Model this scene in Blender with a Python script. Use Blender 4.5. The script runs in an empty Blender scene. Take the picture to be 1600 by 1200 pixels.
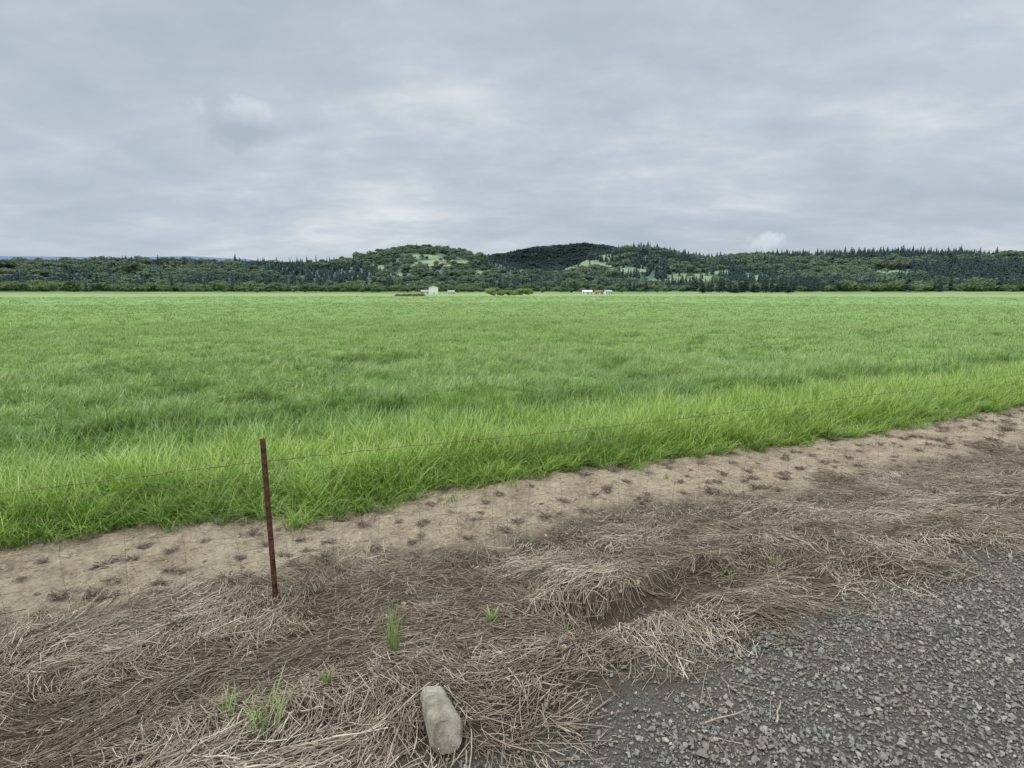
import bpy, math, random
import numpy as np
from mathutils import Vector
random.seed(7); rng=np.random.default_rng(11)
C=bpy.context.scene.collection
CH=1.65; F=866.0; HY=457.0
PITCH=math.atan((600-HY)/F)
cp,sp=math.cos(PITCH),math.sin(PITCH)
GA=math.radians(25); gc,gs=math.cos(GA),math.sin(GA)

# ---------------------------------------------------------------- noise
def vn(x,y,s=0.):
    xi=np.floor(x); yi=np.floor(y); fx=x-xi; fy=y-yi
    fx=fx*fx*(3-2*fx); fy=fy*fy*(3-2*fy)
    def h(i,j):
        a=np.sin(i*127.1+j*311.7+s*74.7)*43758.5453
        return a-np.floor(a)
    return (h(xi,yi)*(1-fx)+h(xi+1,yi)*fx)*(1-fy)+(h(xi,yi+1)*(1-fx)+h(xi+1,yi+1)*fx)*fy
def fbm(x,y,s=0.,o=4):
    a=0;w=.5;t=0
    for k in range(o):
        a=a+w*vn(x,y,s+k*3.3); t+=w; x=x*2.03; y=y*2.03; w*=.5
    return a/t
def sm(t):
    t=np.clip(t,0,1); return t*t*(3-2*t)
def uv_of(x,y): return gc*x+gs*y, -gs*x+gc*y
def xy_of(u,v): return gc*u-gs*v, gs*u+gc*v
def sedge(u): return np.interp(u,[-3,-.5,.77,1.77,2.4,3.08,3.6,4.84,8],[3.85,3.88,3.88,3.78,3.9,4.1,3.92,3.6,3.5])
def gedge(u): return np.interp(u,[-1,0,.6,1.17,1.75,2.5,4,8],[1.47,1.52,1.52,1.56,1.60,1.60,1.58,1.58])
def zg(x,y):
    x=np.asarray(x,float); y=np.asarray(y,float)
    u,v=uv_of(x,y); r=np.hypot(x,y)
    z=-.4*sm((v-1.7)/1.9)
    near=r<60
    m=sm((v-1.4)/.5)*(1-sm((v-3.3)/.5))
    z=z+np.where(near,m*(.16*(fbm(u*1.1,v*1.4,1)-.5)+.10*(fbm(u*4,v*4,2)-.5)),0)
    lip=2.50+.26*(fbm(u*1.6,u*0,6)-.5)
    wide=.06+.45*sm((u-2.7)/1.0)
    z=z+np.where(near,.11*sm((v-lip)/wide)*(1-sm((v-2.70)/1.0))*sm((u-1.0)/.6)*(.75+.4*vn(u*.9,v*0,5))*(1-.55*sm((u-3.)/1.5)),0)
    z=z-np.where(near,.11*np.exp(-((v-2.36)/.13)**2)*sm((u-1.2)/.4)*(1-sm((u-2.6)/.7)),0)
    d=sm((v-3.4)/.4)
    z=z+np.where(near,d*(.08*(fbm(u*2.2,v*2.2,3)-.5)+.08*(fbm(u*8,v*8,4)-.5)),0)
    z=z+3.2*sm((r-430)/330)
    return z
def ray(px,py):
    a=(px-800)/F; b=(600-py)/F
    return np.array([a, cp+b*sp, -sp+b*cp])
def hit(px,py,f=zg):
    d=ray(px,py); t=.8
    while t<3000:
        p=d*t
        if CH+p[2]<float(f(p[0],p[1])): break
        t*=1.004
    return p[0],p[1],float(f(p[0],p[1]))
def at_r(px,r):
    d=ray(px,HY); k=r/math.hypot(d[0],d[1]); return d[0]*k,d[1]*k
def proj(x,y,z):
    dx=x; dy=y; dz=z-CH
    dep=dy*cp-dz*sp; up=dy*sp+dz*cp
    return 800+F*dx/dep, 600-F*up/dep

# ---------------------------------------------------------------- mesh helpers
def mk(name,V,Fq,mat=None,link=True,parent=None,smooth=False,attrs=None):
    V=np.asarray(V,float); Fq=np.asarray(Fq,int)
    me=bpy.data.meshes.new(name); n=Fq.shape[1]
    me.vertices.add(len(V)); me.vertices.foreach_set('co',V.ravel())
    me.loops.add(Fq.size); me.loops.foreach_set('vertex_index',Fq.ravel().astype(np.int32))
    me.polygons.add(len(Fq)); me.polygons.foreach_set('loop_start',np.arange(0,Fq.size,n,dtype=np.int32))
    try: me.polygons.foreach_set('loop_total',np.full(len(Fq),n,dtype=np.int32))
    except Exception: pass
    if smooth: me.polygons.foreach_set('use_smooth',np.ones(len(Fq),bool))
    if attrs:
        for k,a in attrs.items():
            at=me.attributes.new(k,'FLOAT','POINT'); at.data.foreach_set('value',np.asarray(a,float))
    me.update(calc_edges=True); me.validate()
    o=bpy.data.objects.new(name,me)
    if mat: me.materials.append(mat)
    if link: C.objects.link(o)
    if parent: o.parent=parent
    return o
def mkpy(name,V,Fs,mat=None,link=True,parent=None):
    me=bpy.data.meshes.new(name); me.from_pydata([tuple(v) for v in V],[],Fs); me.update()
    o=bpy.data.objects.new(name,me)
    if mat: me.materials.append(mat)
    if link: C.objects.link(o)
    if parent: o.parent=parent
    return o
def tag(o,label=None,cat=None,group=None,kind=None):
    if label: o['label']=label
    if cat: o['category']=cat
    if group: o['group']=group
    if kind: o['kind']=kind
    return o
def empty(name,loc,rz=0,link=True):
    o=bpy.data.objects.new(name,None); o.location=loc; o.rotation_euler=(0,0,rz); o.empty_display_size=.1
    if link: C.objects.link(o)
    return o
def tubes(P,R,sides=3):
    n,k,_=P.shape; R=np.asarray(R,float)
    if R.ndim==1: R=np.repeat(R[:,None],k,1)
    T=np.gradient(P,axis=1); T/=np.linalg.norm(T,axis=2,keepdims=True)+1e-9
    up=np.zeros_like(T); up[...,2]=1
    par=np.abs(T[...,2])>.95; up[par]=(1,0,0)
    A=np.cross(T,up); A/=np.linalg.norm(A,axis=2,keepdims=True)+1e-9
    B=np.cross(A,T)
    ang=np.arange(sides)*2*math.pi/sides
    V=P[:,:,None,:]+R[:,:,None,None]*(np.cos(ang)[None,None,:,None]*A[:,:,None,:]+np.sin(ang)[None,None,:,None]*B[:,:,None,:])
    base=(np.arange(n)[:,None,None]*k+np.arange(k-1)[None,:,None])*sides
    j=np.arange(sides)[None,None,:]; j2=(j+1)%sides
    Fq=np.stack([base+j,base+j2,base+sides+j2,base+sides+j],-1).reshape(-1,4)
    return V.reshape(-1,3),Fq
def box(x0,x1,y0,y1,z0,z1):
    V=[(x,y,z) for z in (z0,z1) for y in (y0,y1) for x in (x0,x1)]
    return V,[(0,2,3,1),(4,5,7,6),(0,1,5,4),(2,6,7,3),(0,4,6,2),(1,3,7,5)]
def merge(parts):
    V=[];Fs=[]
    for v,f in parts:
        o=len(V); V+=list(v); Fs+=[tuple(i+o for i in q) for q in f]
    return V,Fs

# ---------------------------------------------------------------- material helpers
def newmat(name):
    m=bpy.data.materials.new(name); m.use_nodes=True; nt=m.node_tree; nt.nodes.clear()
    return m,nt
def N(nt,t,**kw):
    n=nt.nodes.new(t)
    for k,v in kw.items(): setattr(n,k,v)
    return n
def ramp(nt,stops):
    r=N(nt,'ShaderNodeValToRGB'); e=r.color_ramp.elements
    e[0].position=stops[0][0]; e[0].color=(*stops[0][1],1)
    e[1].position=stops[-1][0]; e[1].color=(*stops[-1][1],1)
    for p,c in stops[1:-1]:
        x=e.new(p); x.color=(*c,1)
    return r
def noise(nt,vec,scale,detail=4,rough=.55):
    n=N(nt,'ShaderNodeTexNoise'); n.inputs['Scale'].default_value=scale
    n.inputs['Detail'].default_value=detail; n.inputs['Roughness'].default_value=rough
    if vec is not None: nt.links.new(vec,n.inputs['Vector'])
    return n
def mix(nt,f,a,b,blend='MIX'):
    m=N(nt,'ShaderNodeMix',data_type='RGBA',blend_type=blend)
    for s,v in ((m.inputs[0],f),(m.inputs[6],a),(m.inputs[7],b)):
        if isinstance(v,(int,float)): s.default_value=v
        elif isinstance(v,tuple): s.default_value=(*v,1)
        else: nt.links.new(v,s)
    return m.outputs[2]
def mathn(nt,op,a,b=0.,c=None,clamp=False):
    m=N(nt,'ShaderNodeMath',operation=op,use_clamp=clamp)
    for i,v in enumerate((a,b,c)):
        if v is None: continue
        if isinstance(v,(int,float)): m.inputs[i].default_value=v
        else: nt.links.new(v,m.inputs[i])
    return m.outputs[0]
def finish(nt,col,rough=.85,spec=.3,bump=None,bstr=.5,bdist=.01,transl=0.):
    out=N(nt,'ShaderNodeOutputMaterial'); p=N(nt,'ShaderNodeBsdfPrincipled')
    if isinstance(col,tuple): p.inputs['Base Color'].default_value=(*col,1)
    else: nt.links.new(col,p.inputs['Base Color'])
    p.inputs['Roughness'].default_value=rough; p.inputs['Specular IOR Level'].default_value=spec
    if bump is not None:
        b=N(nt,'ShaderNodeBump'); b.inputs['Strength'].default_value=bstr; b.inputs['Distance'].default_value=bdist
        nt.links.new(bump,b.inputs['Height']); nt.links.new(b.outputs[0],p.inputs['Normal'])
    sh=p.outputs[0]
    if transl:
        t=N(nt,'ShaderNodeBsdfTranslucent')
        if isinstance(col,tuple): t.inputs[0].default_value=(*col,1)
        else: nt.links.new(col,t.inputs[0])
        ms=N(nt,'ShaderNodeMixShader'); ms.inputs[0].default_value=transl
        nt.links.new(sh,ms.inputs[1]); nt.links.new(t.outputs[0],ms.inputs[2]); sh=ms.outputs[0]
    nt.links.new(sh,out.inputs[0])
def simple(name,c1,c2,scale=8,rough=.85,spec=.3,bs=.3,bd=.01,transl=0.):
    m,nt=newmat(name); g=N(nt,'ShaderNodeNewGeometry')
    n=noise(nt,g.outputs['Position'],scale,6)
    r=ramp(nt,[(.3,c1),(.7,c2)]); nt.links.new(n.outputs[0],r.inputs[0])
    finish(nt,r.outputs[0],rough,spec,n.outputs[0],bs,bd,transl); return m
def island(name,stops,rough=.8,spec=.25,transl=0.,pos_scale=None,pos_cols=None):
    m,nt=newmat(name); g=N(nt,'ShaderNodeNewGeometry')
    r=ramp(nt,stops); nt.links.new(g.outputs['Random Per Island'],r.inputs[0]); col=r.outputs[0]
    if pos_scale:
        n=noise(nt,g.outputs['Position'],pos_scale,4)
        r2=ramp(nt,[(.35,pos_cols[0]),(.65,pos_cols[1])]); nt.links.new(n.outputs[0],r2.inputs[0])
        col=mix(nt,1.,col,r2.outputs[0],'MULTIPLY')
    finish(nt,col,rough,spec,transl=transl); return m

# ---------------------------------------------------------------- scatter (uncountable ground cover)
def scatter(name,pts,rot,scl,idx,variants,tone=None,kind='stuff',label=None,cat=None):
    col=bpy.data.collections.new(name+'_source')
    for o in variants: col.objects.link(o)
    me=bpy.data.meshes.new(name); n=len(pts)
    me.vertices.add(n); me.vertices.foreach_set('co',np.asarray(pts,float).ravel())
    for k,a in (('rot',rot),('scl',scl)):
        t=me.attributes.new(k,'FLOAT_VECTOR','POINT'); t.data.foreach_set('vector',np.asarray(a,float).ravel())
    t=me.attributes.new('idx','INT','POINT'); t.data.foreach_set('value',np.asarray(idx,np.int32))
    t=me.attributes.new('tone','FLOAT','POINT'); t.data.foreach_set('value',np.asarray(tone if tone is not None else np.full(n,.5),float))
    me.update()
    o=bpy.data.objects.new(name,me); C.objects.link(o)
    ng=bpy.data.node_groups.new(name,'GeometryNodeTree')
    ng.interface.new_socket('Geometry',in_out='INPUT',socket_type='NodeSocketGeometry')
    ng.interface.new_socket('Geometry',in_out='OUTPUT',socket_type='NodeSocketGeometry')
    gi=ng.nodes.new('NodeGroupInput'); go=ng.nodes.new('NodeGroupOutput')
    ci=ng.nodes.new('GeometryNodeCollectionInfo'); ci.inputs['Collection'].default_value=col
    ci.inputs['Separate Children'].default_value=True; ci.inputs['Reset Children'].default_value=True
    ip=ng.nodes.new('GeometryNodeInstanceOnPoints'); ip.inputs['Pick Instance'].default_value=True
    def na(nm,dt):
        a=ng.nodes.new('GeometryNodeInputNamedAttribute'); a.data_type=dt; a.inputs['Name'].default_value=nm
        return a.outputs['Attribute']
    e2r=ng.nodes.new('FunctionNodeEulerToRotation')
    L=ng.links.new
    L(gi.outputs[0],ip.inputs['Points']); L(ci.outputs[0],ip.inputs['Instance'])
    L(na('idx','INT'),ip.inputs['Instance Index']); L(na('rot','FLOAT_VECTOR'),e2r.inputs[0]); L(e2r.outputs[0],ip.inputs['Rotation'])
    L(na('scl','FLOAT_VECTOR'),ip.inputs['Scale']); L(ip.outputs[0],go.inputs[0])
    md=o.modifiers.new('scatter','NODES'); md.node_group=ng
    tag(o,label,cat,None,kind); return o

# ================================================================ CAMERA
cam=bpy.data.cameras.new('camera'); co=bpy.data.objects.new('camera',cam); C.objects.link(co)
co.location=(0,0,CH); co.rotation_euler=(math.pi/2-PITCH,0,0)
cam.sensor_fit='HORIZONTAL'; cam.sensor_width=36; cam.lens=36*F/1600; cam.clip_start=.05; cam.clip_end=30000
bpy.context.scene.camera=co

# ================================================================ WORLD (overcast)
SUN_EL=math.radians(50)
w=bpy.data.worlds.new('World'); bpy.context.scene.world=w; w.use_nodes=True
nt=w.node_tree; nt.nodes.clear(); L=nt.links.new
out=N(nt,'ShaderNodeOutputWorld')
sky=N(nt,'ShaderNodeTexSky'); sky.sky_type='NISHITA'; sky.sun_disc=False; sky.sun_elevation=SUN_EL; sky.sun_rotation=math.radians(120)
b1=N(nt,'ShaderNodeBackground'); b1.inputs[1].default_value=.08; L(sky.outputs[0],b1.inputs[0])
tc=N(nt,'ShaderNodeTexCoord'); sx=N(nt,'ShaderNodeSeparateXYZ'); L(tc.outputs['Generated'],sx.inputs[0])
zc=mathn(nt,'MAXIMUM',sx.outputs[2],0.0)
den=mathn(nt,'ADD',zc,.19)
cx=N(nt,'ShaderNodeCombineXYZ'); L(mathn(nt,'DIVIDE',sx.outputs[0],den),cx.inputs[0]); L(mathn(nt,'DIVIDE',sx.outputs[1],den),cx.inputs[1])
mp=N(nt,'ShaderNodeMapping'); mp.inputs['Scale'].default_value=(.75,1.0,1); mp.inputs['Rotation'].default_value=(0,0,.2); mp.inputs['Location'].default_value=(7.3,2.9,0); L(cx.outputs[0],mp.inputs[0])
n1=noise(nt,mp.outputs[0],.9,6,.45); n1.inputs['Distortion'].default_value=.15
n2=noise(nt,mp.outputs[0],3.0,9,.56); n2.inputs['Distortion'].default_value=.25
n3=noise(nt,mp.outputs[0],8.0,7,.55); n3.inputs['Distortion'].default_value=.3
s=mathn(nt,'ADD',mathn(nt,'ADD',mathn(nt,'MULTIPLY',n1.outputs[0],.50),mathn(nt,'MULTIPLY',n2.outputs[0],.36)),mathn(nt,'MULTIPLY',n3.outputs[0],.14))
cr=ramp(nt,[(.37,(.45,.515,.595)),(.46,(.50,.565,.64)),(.53,(.565,.625,.69)),(.585,(.65,.70,.745)),(.66,(.76,.80,.835))]); L(s,cr.inputs[0])
hz=mathn(nt,'SUBTRACT',1.,mathn(nt,'MULTIPLY',zc,9.),clamp=True)
c2=mix(nt,mathn(nt,'MULTIPLY',hz,.4),cr.outputs[0],(.52,.60,.69))
def puff(c2,px,py,size,asp,k,sharp,top,bot,ns,off):
    d0=ray(px,py); d0=d0/np.linalg.norm(d0)
    nz=noise(nt,tc.outputs['Generated'],ns,7,.6)
    vs=N(nt,'ShaderNodeVectorMath',operation='SUBTRACT'); L(tc.outputs['Generated'],vs.inputs[0]); vs.inputs[1].default_value=tuple(d0)
    vm=N(nt,'ShaderNodeVectorMath',operation='MULTIPLY'); L(vs.outputs[0],vm.inputs[0]); vm.inputs[1].default_value=(1.,1.,asp)
    vl=N(nt,'ShaderNodeVectorMath',operation='LENGTH'); L(vm.outputs[0],vl.inputs[0])
    pf=mathn(nt,'SUBTRACT',mathn(nt,'MULTIPLY_ADD',nz.outputs[0],size*1.6,size*.1),vl.outputs['Value'])
    pf=mathn(nt,'MULTIPLY',pf,sharp/size,clamp=True)
    sz=N(nt,'ShaderNodeSeparateXYZ'); L(vs.outputs[0],sz.inputs[0])
    pt=mathn(nt,'MULTIPLY_ADD',mathn(nt,'ADD',sz.outputs[2],mathn(nt,'MULTIPLY_ADD',nz.outputs[0],size,-size*.5)),1.6/size,off,clamp=True)
    return mix(nt,mathn(nt,'MULTIPLY',pf,k),c2,mix(nt,pt,bot,top))
c2=puff(c2,374,194,.068,1.5,.85,2.4,(.69,.745,.795),(.43,.49,.565),22,.16)
c2=puff(c2,1198,378,.034,1.7,.8,2.,(.76,.81,.86),(.64,.70,.76),45,.3)
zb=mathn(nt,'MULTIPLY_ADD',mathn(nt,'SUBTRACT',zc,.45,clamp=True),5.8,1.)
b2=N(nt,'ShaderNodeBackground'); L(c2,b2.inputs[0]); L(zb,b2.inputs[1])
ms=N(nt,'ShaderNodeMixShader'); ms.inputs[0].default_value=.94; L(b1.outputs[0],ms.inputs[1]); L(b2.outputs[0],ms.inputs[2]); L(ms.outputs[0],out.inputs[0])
sl=bpy.data.lights.new('sun','SUN'); sl.energy=1.5; sl.angle=math.radians(15); sl.color=(1,.95,.88)
so=bpy.data.objects.new('sun',sl); C.objects.link(so); so.rotation_euler=(math.radians(40),0,math.radians(-60))
sc=bpy.context.scene; sc.view_settings.view_transform='Standard'; sc.view_settings.look='None'; sc.view_settings.exposure=0

# ================================================================ GROUND
az=np.linspace(0,2*math.pi,1101)[:-1]
rr=np.concatenate([np.linspace(.3,8,330),np.geomspace(8.2,9000,120)])
A,R=np.meshgrid(az,rr); X=np.cos(A)*R; Y=np.sin(A)*R; Z=zg(X,Y)
na=len(az); nr=len(rr)
i=np.arange(nr-1)[:,None]*na; j=np.arange(na)[None,:]; j2=(j+1)%na
Fq=np.stack([i+j,i+j2,i+na+j2,i+na+j],-1).reshape(-1,4)
m,nt=newmat('ground'); L=nt.links.new
g=N(nt,'ShaderNodeNewGeometry')
def att(nm): return N(nt,'ShaderNodeAttribute',attribute_name=nm).outputs['Fac']
nb=noise(nt,g.outputs['Position'],2.6,6,.65); jit=mathn(nt,'MULTIPLY_ADD',nb.outputs[0],1.0,-.5)
nf=noise(nt,g.outputs['Position'],26,8,.75); ng_=noise(nt,g.outputs['Position'],90,4,.7)
nm=noise(nt,g.outputs['Position'],3.2,7,.7)
tan=ramp(nt,[(.36,(.18,.137,.09)),(.44,(.30,.238,.162)),(.52,(.415,.34,.235)),(.64,(.54,.455,.325))]); L(mathn(nt,'ADD',mathn(nt,'MULTIPLY',nf.outputs[0],.55),mathn(nt,'MULTIPLY',nm.outputs[0],.45)),tan.inputs[0])
brown=ramp(nt,[(.3,(.055,.043,.032)),(.7,(.18,.142,.102))]); L(nf.outputs[0],brown.inputs[0])
grav=ramp(nt,[(.35,(.08,.074,.063)),(.7,(.26,.235,.20))]); L(ng_.outputs[0],grav.inputs[0])
f1=mathn(nt,'MULTIPLY',mathn(nt,'ADD',att('dg'),jit),4.,clamp=True)
f2=mathn(nt,'MULTIPLY',mathn(nt,'ADD',mathn(nt,'ADD',att('ds'),.05),jit),2.2,clamp=True)
f3=mathn(nt,'MULTIPLY',mathn(nt,'ADD',att('de'),jit),2.,clamp=True)
c=mix(nt,f1,grav.outputs[0],brown.outputs[0]); c=mix(nt,f2,c,tan.outputs[0])
nl=noise(nt,g.outputs['Position'],.012,5); far=ramp(nt,[(.35,(.15,.22,.08)),(.6,(.23,.28,.13)),(.7,(.30,.30,.17))]); L(nl.outputs[0],far.inputs[0])
c=mix(nt,f3,c,far.outputs[0])
finish(nt,c,.95,.15,nf.outputs[0],1.,.045)
U,W_=uv_of(X.ravel(),Y.ravel())
tag(mk('ground',np.stack([X,Y,Z],-1).reshape(-1,3),Fq,m,smooth=True,attrs={'dg':np.clip(W_-gedge(U),-5,5),'ds':np.clip(W_-sedge(U),-5,5),'de':np.clip(W_-6.4,-5,5)}),kind='structure')

# ================================================================ FIELD (canopy under the blades)
def vedge(u): return np.interp(u,[-9,-.6,-.35,.26,.82,1.25,1.72,2.5,3.54,4.81,6.65,10],[5.35,5.5,5.42,4.97,5.0,5.05,5.46,5.38,5.18,5.18,5.0,4.98])+.20*(vn(u*4,u*0,9)-.5)
def vstep(u): return 7.9-.22*np.clip(u,-2,8)*.5+1.1*(fbm(u*.45,u*0,13)-.5)
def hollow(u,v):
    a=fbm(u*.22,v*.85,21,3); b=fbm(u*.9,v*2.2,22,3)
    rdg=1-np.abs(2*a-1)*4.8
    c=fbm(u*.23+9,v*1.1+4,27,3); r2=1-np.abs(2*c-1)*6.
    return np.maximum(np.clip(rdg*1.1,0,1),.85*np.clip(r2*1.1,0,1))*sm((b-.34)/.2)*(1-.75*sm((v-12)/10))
def hill_h(x,y):
    u,v=uv_of(x,y)
    n=fbm(u*.9,v*1.6,25,4); step=sm((v-vstep(u))/.3)
    hw=sm((v-7.0)/1.5)
    return .46+.22*step+(.12+.05*hw)*(n-.5)*2-.28*hw*hollow(u,v)+.10*sm((np.hypot(x,y)-30)/60)
def zfield(x,y):
    u,v=uv_of(x,y); r=np.hypot(x,y)
    h=hill_h(x,y)
    e=sm((v-vedge(u)-.35)/.6)
    zz=-.45+e*np.maximum(.02,h-.17+.12*sm((r-30)/90)+.25*(fbm(u*.08,v*.22,31)-.5)*sm((r-30)/80))
    return zz+3.2*sm((r-430)/330)
az=np.linspace(math.radians(20),math.radians(160),801); rr=np.concatenate([np.linspace(4.3,30,380),np.geomspace(30.3,455,180)])
A,R=np.meshgrid(az,rr); X=np.cos(A)*R; Y=np.sin(A)*R; Z=zfield(X,Y)
na=len(az); nr=len(rr); i=np.arange(nr-1)[:,None]*na; j=np.arange(na-1)[None,:]
Fq=np.stack([i+j,i+j+1,i+na+j+1,i+na+j],-1).reshape(-1,4)
U,Vv=uv_of(X.ravel(),Y.ravel()); keep=(Vv>vedge(U)+.25)
Fq=Fq[keep[Fq].all(1)]
m,nt=newmat('field'); L=nt.links.new
g=N(nt,'ShaderNodeNewGeometry'); mp=N(nt,'ShaderNodeMapping'); mp.inputs['Rotation'].default_value=(0,0,-.15); mp.inputs['Scale'].default_value=(.45,1.2,1); L(g.outputs['Position'],mp.inputs[0])
na_=noise(nt,mp.outputs[0],4.,9,.75); nb=noise(nt,mp.outputs[0],.12,8,.65)
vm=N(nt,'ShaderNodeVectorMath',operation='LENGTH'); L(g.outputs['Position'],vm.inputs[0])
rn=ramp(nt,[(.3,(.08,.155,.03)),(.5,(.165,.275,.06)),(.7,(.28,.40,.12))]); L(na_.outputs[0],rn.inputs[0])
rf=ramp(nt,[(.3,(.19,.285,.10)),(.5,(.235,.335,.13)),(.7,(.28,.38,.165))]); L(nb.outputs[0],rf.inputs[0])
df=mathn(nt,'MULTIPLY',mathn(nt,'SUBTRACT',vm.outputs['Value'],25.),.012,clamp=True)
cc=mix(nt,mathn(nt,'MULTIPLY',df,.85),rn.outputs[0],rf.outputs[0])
finish(nt,cc,.9,.2,na_.outputs[0],.8,.15)
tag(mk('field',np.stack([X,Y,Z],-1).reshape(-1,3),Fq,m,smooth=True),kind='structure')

# ================================================================ GRASS
def blades(n,rad,lmin,lmax,lean,th0,th1,wid,seed,k=5,free=.9):
    r=np.random.default_rng(seed)
    a=r.uniform(0,2*math.pi,n); q=np.sqrt(r.uniform(0,1,n))*rad
    bx,by=np.cos(a)*q,np.sin(a)*q
    d=a*0+r.normal(0,free,n)+lean if free<3 else r.uniform(0,2*math.pi,n)
    Ln=r.uniform(lmin,lmax,n); t0=r.uniform(0,th0,n); t1=r.uniform(th1*.35,th1,n); w=wid*r.uniform(.6,1.2,n)
    P=np.zeros((n,k+1,3)); P[:,0,0]=bx; P[:,0,1]=by
    D=np.stack([np.cos(d),np.sin(d)],-1)
    for s_ in range(k):
        th=t0+(t1-t0)*((s_+.5)/k)**1.5
        P[:,s_+1,:2]=P[:,s_,:2]+(Ln/k*np.sin(th))[:,None]*D; P[:,s_+1,2]=P[:,s_,2]+Ln/k*np.cos(th)
    tt=np.linspace(0,1,k+1); W=np.interp(tt,[0,.25,.7,1],[.6,1,.75,.06])
    tw=r.uniform(-.7,.7,n); side=np.stack([-np.sin(d+tw),np.cos(d+tw),r.uniform(-.25,.25,n)],-1)
    off=side[:,None,:]*(W[None,:]*w[:,None]*.5)[:,:,None]
    V=np.stack([P-off,P+off],2).reshape(-1,3)
    b=(np.arange(n)[:,None]*(k+1)+np.arange(k)[None,:])*2
    Fq=np.stack([b,b+1,b+3,b+2],-1).reshape(-1,4)
    return V,Fq,np.tile(np.repeat(tt,2),n)
def grassmat(name,base,lo,hi,tip,alt):
    m,nt=newmat(name); L=nt.links.new
    a=N(nt,'ShaderNodeAttribute',attribute_name='t'); r=ramp(nt,[(0.,base),(.35,lo),(.7,hi),(1.,tip)]); L(a.outputs['Fac'],r.inputs[0])
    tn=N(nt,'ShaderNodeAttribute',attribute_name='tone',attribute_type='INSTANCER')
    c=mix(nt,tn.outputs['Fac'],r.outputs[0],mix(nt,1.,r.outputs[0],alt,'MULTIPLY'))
    g=N(nt,'ShaderNodeNewGeometry'); rv=ramp(nt,[(0.,(.55,.62,.5)),(.45,(1.,1.,1.)),(.82,(1.15,1.1,1.15)),(.90,(1.5,1.25,1.9)),(1.,(2.1,1.55,3.1))]); L(g.outputs['Random Per Island'],rv.inputs[0])
    c=mix(nt,1.,c,rv.outputs[0],'MULTIPLY')
    finish(nt,c,.45,.4,transl=.3); return m
GM1=grassmat('edge_grass',(.13,.155,.045),(.17,.31,.035),(.305,.465,.07),(.42,.55,.15),(.66,.75,.95))
GM2=grassmat('field_grass',(.09,.155,.035),(.20,.325,.065),(.335,.465,.13),(.43,.54,.22),(.54,.635,.58))
def gvar(name,mat,n,**kw):
    os=[]
    for k in range(6):
        V,Fq,t=blades(n,seed=100+k,**kw); os.append(mk(name,V,Fq,mat,link=False,smooth=True,attrs={'t':t}))
    return os
edgev=gvar('edge_clump',GM1,27,rad=.11,lmin=.26,lmax=.60,lean=0,th0=.3,th1=1.9,wid=.0085,free=1.8)
winv=gvar('wind_clump',GM2,42,rad=.20,lmin=.13,lmax=.36,lean=0,th0=.6,th1=2.2,wid=.0072,free=1.2)
midv=gvar('mid_clump',GM2,52,rad=.33,lmin=.13,lmax=.30,lean=0,th0=.6,th1=2.0,wid=.0105,free=1.4)
farv=gvar('far_clump',GM2,46,rad=.6,lmin=.15,lmax=.32,lean=0,th0=.7,th1=1.9,wid=.025,free=1.4)
def infr(x,y,mar=1.12,ymin=.5): return (y>ymin)&(np.abs(x)<(.924*mar*(y*cp+.3))+.5)
n=13500; u=rng.uniform(-8,19,n); v=4.85+rng.uniform(0,3.8,n); x,y=xy_of(u,v)
k=(v>vedge(u)+.05*rng.normal(size=n))&(v<vstep(u)+.3)&infr(x,y); x,y,u,v=x[k],y[k],u[k],v[k]; n=len(x)
h=hill_h(x,y)/.5; e=sm((v-vedge(u))/.5)
s=h*(.45+.55*e)*rng.uniform(.7,1.3,n)
tone=np.clip(.2+1.3*(fbm(u*1.1,v*1.8,41)-.5)+.6*sm((v-6.3)/1.4)+rng.normal(0,.15,n),0,1)
scatter('edge_grass',np.stack([x,y,zg(x,y)-.02],-1),np.stack([rng.normal(0,.1,n),rng.normal(0,.1,n),rng.normal(.5,1.5,n)],-1),np.stack([np.ones(n)*(.85+.2*e),np.ones(n)*(.85+.2*e),s],-1),rng.integers(0,6,n),edgev,tone,label='bright yellow green grass strip along the bare dirt at the near edge of the field',cat='grass')
def zone(r0,r1,dens,sxy,sz,name,var,sink,label):
    area=.5*(r1*r1-r0*r0)*math.radians(100); n=int(area*dens)
    a=rng.uniform(math.radians(40),math.radians(140),n); r=np.sqrt(rng.uniform(r0*r0,r1*r1,n)); x=np.cos(a)*r; y=np.sin(a)*r
    u,v=uv_of(x,y); k=(v>vstep(u)-.1)&infr(x,y,1.1); x,y,u,v,r=x[k],y[k],u[k],v[k],r[k]; n=len(x)
    base=zfield(x,y)-sink
    s=rng.uniform(.7,1.3,n)*sz
    hol=hollow(u,v)
    tone=np.clip(.12+.5*(fbm(u*.35,v*.8,45)-.5)+1.15*hol+.3*(fbm(u*.07,v*.2,77)-.5)+rng.normal(0,.2,n)+.8*np.exp(-((v-vstep(u)-.1)/.25)**2),0,1.3)  # shade painted in: tone darkens blades in the hollows and along the step
    ang=1.6*(fbm(u*.5,v*.6,51)-.5)+1.*(fbm(u*.11,v*.15,52)-.5)
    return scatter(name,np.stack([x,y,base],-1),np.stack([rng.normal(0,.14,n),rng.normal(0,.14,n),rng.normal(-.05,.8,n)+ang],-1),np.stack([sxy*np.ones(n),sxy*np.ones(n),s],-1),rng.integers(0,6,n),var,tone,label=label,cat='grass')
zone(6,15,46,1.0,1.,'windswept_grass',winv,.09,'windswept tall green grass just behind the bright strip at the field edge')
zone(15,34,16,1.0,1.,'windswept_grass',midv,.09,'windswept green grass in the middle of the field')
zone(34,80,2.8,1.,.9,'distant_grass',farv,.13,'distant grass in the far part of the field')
zone(80,200,.45,2.0,.85,'distant_grass',farv,.17,'farthest grass of the field towards the hills')

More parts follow.
